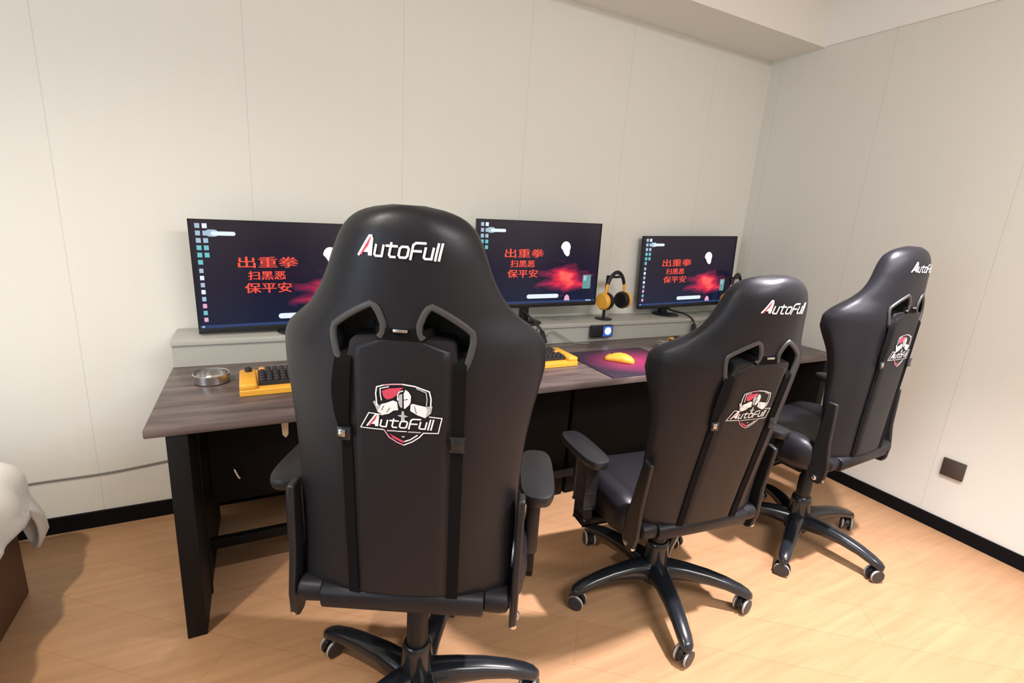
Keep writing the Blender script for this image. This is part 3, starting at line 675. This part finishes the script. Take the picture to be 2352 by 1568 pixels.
def make_chair(label, pos, yaw, rec, zb, star, armz=(.225, .225), armtoe=(0, 0), armx=(.318, .318)):
    t = thing('gaming_chair', label, 'chair', (pos[0], pos[1], 0), yaw, 'black gaming chairs at the desk')
    T = bk(rec, zb)
    shell_for(T, 'backrest', t)
    # raised back panel between the straps
    p = MB(); rows = []
    for i in range(30):
        v = .06+(.660-.06)*i/29; hu = .098
        if v > .635: hu = .098*math.sqrt(max(.02, 1-((v-.635)/.027)**2))
        rows.append([T(hu*k/10, rear_f(hu*k/10, v)-(.005 if abs(k) < 10 else -.002), v) for k in range(-10, 11)])
    n = 21; p.add([q for r in rows for q in r], [[i*n+k, i*n+k+1, (i+1)*n+k+1, (i+1)*n+k] for i in range(29) for k in range(n-1)], 'leather_panel')
    p.build('back_panel', t, smooth=70)
    # hole surrounds
    for sg in (1, -1):
        ring = smooth_poly(HOLE, 5)
        sel = ring[25:]+ring[:11]; path = [T(a*sg, rear_f(a*sg, b)-.001, b) for a, b in sel]
        MB().tube(path, .0068, 'grey_bezel', 8, up=(0, 1, 0), flat=.8).build('hole_surround', t)
        # webbing strap down the back with its buckle
        sp = [(.112, .640), (.117, .60), (.121, .55), (.121, .50), (.118, .462), (.114, .44), (.113, .38), (.112, .25), (.110, .12), (.109, .052)]
        wv = [.030, .034, .036, .030, .022, .021, .022, .022, .022, .022]
        if sg > 0: sp = [(.114, b) for a, b in sp]; wv = [.026]*10
        rowl = []
        cp = catmull([(a, b, w_) for (a, b), w_ in zip(sp, wv)], 4)
        for q in cp:
            f_ = rear_f(q.x, q.y)-.006-(.008*math.sin(PI*min(1, max(0, (q.y-.45)/.18))) if sg < 0 else 0)
            f_ += .05*smoothstep((q.y-.618)/.022)
            rowl.append([T(sg*(q.x-q.z/2), f_, q.y), T(sg*(q.x+q.z/2), f_+(.004 if sg < 0 else 0), q.y), T(sg*(q.x+q.z/2), f_+.003, q.y), T(sg*(q.x-q.z/2), f_+.003, q.y)])
        st = MB().rings(rowl, 'webbing').build('strap', t)
        bz = .455 if sg < 0 else .447
        X = Matrix.Translation(T(sg*.116, rear_f(.116, bz)-.012, bz))
        b = MB().box((-.014, -.003, -.014), (.014, .004, .014), 'gloss_plastic', .002, X)
        if sg < 0: b.box((-.010, -.006, -.006), (.004, -.002, .010), 'chrome', .002, X)
        else: b.box((-.016, -.004, -.018), (.016, .001, -.013), 'gloss_plastic', .001, X); b.box((-.016, -.004, .011), (.016, .001, .016), 'gloss_plastic', .001, X)
        bo = b.build('buckle', t); bo.parent = st
    # strap joining the two openings
    path = [(-.066, .670), (-.05, .671), (0, .669), (.05, .671), (.066, .670)]
    rowl = []
    for q in catmull([(a, b, 0) for a, b in path], 5):
        f_ = rear_f(q.x, q.y)-.004+.05*smoothstep((abs(q.x)-.045)/.02); rowl.append([T(q.x, f_, q.y-.012), T(q.x, f_+.003, q.y-.012), T(q.x, f_+.003, q.y+.012), T(q.x, f_, q.y+.012)])
    cs = MB().rings(rowl, 'webbing').build('cross_strap', t)
    MB().box((-.014, -.004, -.003), (.014, .002, .003), 'chrome', .001, Matrix.Translation(T(0, rear_f(0, .680)-.005, .680))).build('clip', cs)
    # printed marks
    lm = MB(); word(lm, T, -.080, .080, .817, .029, -.0); lm.build('headrest_logo', t, smooth=0)['label'] = 'white and red stitched wordmark'
    crest(T).build('crest_logo', t, smooth=0)['label'] = 'white and red printed knight shield'
    # hinge cover along the bottom, end caps, side brackets
    rg = []
    for u in (-.187, -.183, .183, .187):
        k = .92 if abs(u) > .185 else 1
        rg.append([T(u, .032+.036*k*math.copysign(abs(math.cos(a))**.6, math.cos(a)), .025+.030*k*math.copysign(abs(math.sin(a))**.6, math.sin(a))) for a in [2*PI*q/20 for q in range(20)]])
    MB().rings(rg, 'leather_panel').build('hinge_cover', t)
    for sg in (-1, 1):
        rg = []
        for u, k in ((.186, .72), (.190, .88), (.225, .90), (.240, .84), (.248, .55)):
            rg.append([T(sg*u, .038+.036*k*math.copysign(abs(math.cos(a))**.75, math.cos(a)), .027+.031*k*math.copysign(abs(math.sin(a))**.75, math.sin(a))) for a in [2*PI*q/20 for q in range(20)]])
        MB().rings(rg, 'leather_panel').build('hinge_cap', t)
        br = MB(); pts = [(.015, -.04), (.012, .02), (.030, .12), (.038, .24), (.042, .290), (.078, .290), (.082, .24), (.085, .12), (.090, .02), (.080, -.04), (.055, -.06), (.03, -.058)]
        ua, ub = sg*.250, sg*.267
        vs = [T(ua, a, b) for a, b in pts]+[T(ub, a, b) for a, b in pts]; n = len(pts)
        br.add(vs, [list(range(n)), list(range(n, 2*n))]+[[k, (k+1) % n, n+(k+1) % n, n+k] for k in range(n)], 'black_plastic')
        bo = br.build('side_bracket', t); md = bo.modifiers.new('b', 'BEVEL'); md.width = .005; md.segments = 2
        MB().lathe([(0, 0), (.010, 0), (.010, .004), (.006, .007), (0, .007)], 'chrome', (0, 0, 0), 14, axis='x', X=Matrix.Translation(T(ub, .05, -.035))@Matrix.Scale(sg, 4, (1, 0, 0))).build('bolt', bo)
        MB().lathe([(0, 0), (.008, 0), (.008, .004), (0, .006)], 'chrome', (0, 0, 0), 14, axis='y', X=Matrix.Translation(T(sg*.26, .02, -.035))@Matrix.Scale(-1, 4, (0, 1, 0))).build('bolt', bo)
    # seat
    zs = zb-.02
    MB().box((-.20, -.135, zs), (.20, .27, zs+.10), 'leather', .035, seg=5).build('seat', t)
    for sg in (-1, 1):
        rg = []
        for y, k in ((-.135, .4), (-.12, .8), (-.06, 1), (.05, 1), (.16, .96), (.225, .8), (.262, .5), (.27, .3)):
            rg.append([(sg*(.232+.058*k*math.copysign(abs(math.cos(a))**.8, math.cos(a))), y, zs+.055+.075*k*math.copysign(abs(math.sin(a))**.8, math.sin(a))) for a in [2*PI*q/20 for q in range(20)]])
        MB().rings(rg, 'leather').build('seat_bolster', t, smooth=70)
    MB().box((-.17, -.08, zs-.025), (.17, .23, zs+.004), 'black_metal', .006).build('seat_frame', t)
    tm = MB().box((-.09, -.10, zs-.075), (.09, .11, zs-.024), 'black_metal', .01); tm.build('tilt_mechanism', t)
    MB().tube([(.06, .02, zs-.05), (.20, .03, zs-.055), (.27, .03, zs-.045)], .006, 'black_plastic').build('tilt_lever', t)
    # armrests
    for j, sg in enumerate((-1, 1)):
        az = zb+armz[j]; ux = armx[j]
        a = bpy.data.objects.new('armrest', None); COL.objects.link(a); a.parent = t; a.empty_display_size = .05
        b = MB().box((sg*.15, .02, zs-.045), (sg*(ux+.015), .09, zs-.022), 'black_metal', .005)
        b.box((sg*(ux-.008), .02, zs-.045), (sg*(ux+.016), .09, zs+.09), 'black_metal', .006); b.build('arm_bracket', a)
        MB().box((sg*(ux-.013), .015, zs+.03), (sg*(ux+.021), .095, az-.035), 'black_plastic', .008).build('arm_post', a)
        pl = []; Lp, Wp = .135, .047
        for q in range(28):
            th = 2*PI*q/28; pl.append((Wp*math.copysign(abs(math.cos(th))**.62, math.cos(th)), Lp*math.copysign(abs(math.sin(th))**.55, math.sin(th))))
        rg = []
        for s_, z in ((.80, -.034), (.93, -.030), (1, -.018), (1, -.008), (.965, -.002), (.90, 0)):
            rg.append([(x*s_, y*(1-(1-s_)*.5), z) for x, y in pl])
        MB().rings(rg, 'black_plastic', X=Matrix.Translation((sg*(ux+.008), .085, az))@Matrix.Rotation(armtoe[j], 4, 'Z')).build('arm_pad', a)
    # gas lift and star base
    MB().lathe([(0, .055), (.050, .055), (.050, .09), (.043, .20), (.041, .222), (.036, .228), (0, .228)], 'gloss_plastic', n=28).build('hub_column', t)
    gl = MB().lathe([(0, .22), (.030, .22), (.030, max(.25, zs-.15)), (.026, max(.255, zs-.145)), (.025, zs-.07), (0, zs-.07)], 'black_plastic', n=24); gl.build('gas_lift', t)
    for k in range(5):
        ang = math.radians(star+72*k)-yaw
        X = Matrix.Rotation(ang, 4, 'Z')
        prof_ = [(.015, .098, .044, .042), (.06, .106, .040, .040), (.12, .112, .034, .034), (.20, .110, .030, .028), (.27, .100, .027, .024), (.325, .084, .025, .022), (.352, .074, .021, .019), (.366, .070, .010, .012)]
        rg = []
        for x, z, wv, hv in prof_:
            rg.append([(x, wv*math.copysign(abs(math.cos(a))**.7, math.cos(a)), z+hv*math.copysign(abs(math.sin(a))**.8, math.sin(a))*(1 if math.sin(a) > 0 else .8)) for a in [2*PI*q/16 for q in range(16)]])
        MB().rings(rg, 'gloss_plastic', X=X).build('base_arm', t, smooth=60)
        sw = random.uniform(-1.2, 1.2)
        cst = bpy.data.objects.new('caster', None); COL.objects.link(cst); cst.parent = t; cst.empty_display_size = .03
        cst.location = X @ Vector((.338, 0, 0)); cst.rotation_euler = (0, 0, ang+sw+PI/2)
        MB().tube([(0, 0, .035), (0, 0, .066)], .009, 'black_plastic').build('stem', cst)
        hd = [(-.024+.0*q, 0, 0) for q in range(2)]
        rg = []
        for q in range(9):
            a = PI*q/8; rg.append([(math.cos(a)*R_, yy, .030+math.sin(a)*R_) for R_, yy in ((.033, -.007), (.033, .007), (.024, .007), (.024, -.007))])
        MB().rings(rg, 'black_plastic').build('hood', cst)
        for sg in (-1, 1):
            wm = MB().lathe([(.0285, sg*.006), (.0302, sg*.008), (.0302, sg*.012), (.0285, sg*.014)], 'caster_ring', (0, sg*.009, .030), 24, axis='y')
            wm.lathe([(0, 0), (.024, 0), (.0285, sg*.002), (.030, sg*.006)], 'caster_grey', (0, sg*.009, .030), 24, axis='y')
            wm.lathe([(.0285, sg*.014), (.026, sg*.0165), (.010, sg*.0175), (0, sg*.0175)], 'caster_grey', (0, sg*.009, .030), 24, axis='y')
            wm.build('wheel', cst)
    return t
make_chair('black gaming chair nearest the camera, back turned, in front of the largest monitor', (.670, -1.325), -.482, .053, .510, 342, armx=(.335, .297))
make_chair('black gaming chair in the middle, leaning back, brown sheen on its back', (1.664, -1.230), -.110, .187, .398, 30)
make_chair('black gaming chair farthest right, turned side on near the right wall', (2.565, -1.229), .056, .040, .494, 206.5, armz=(.13, .245))
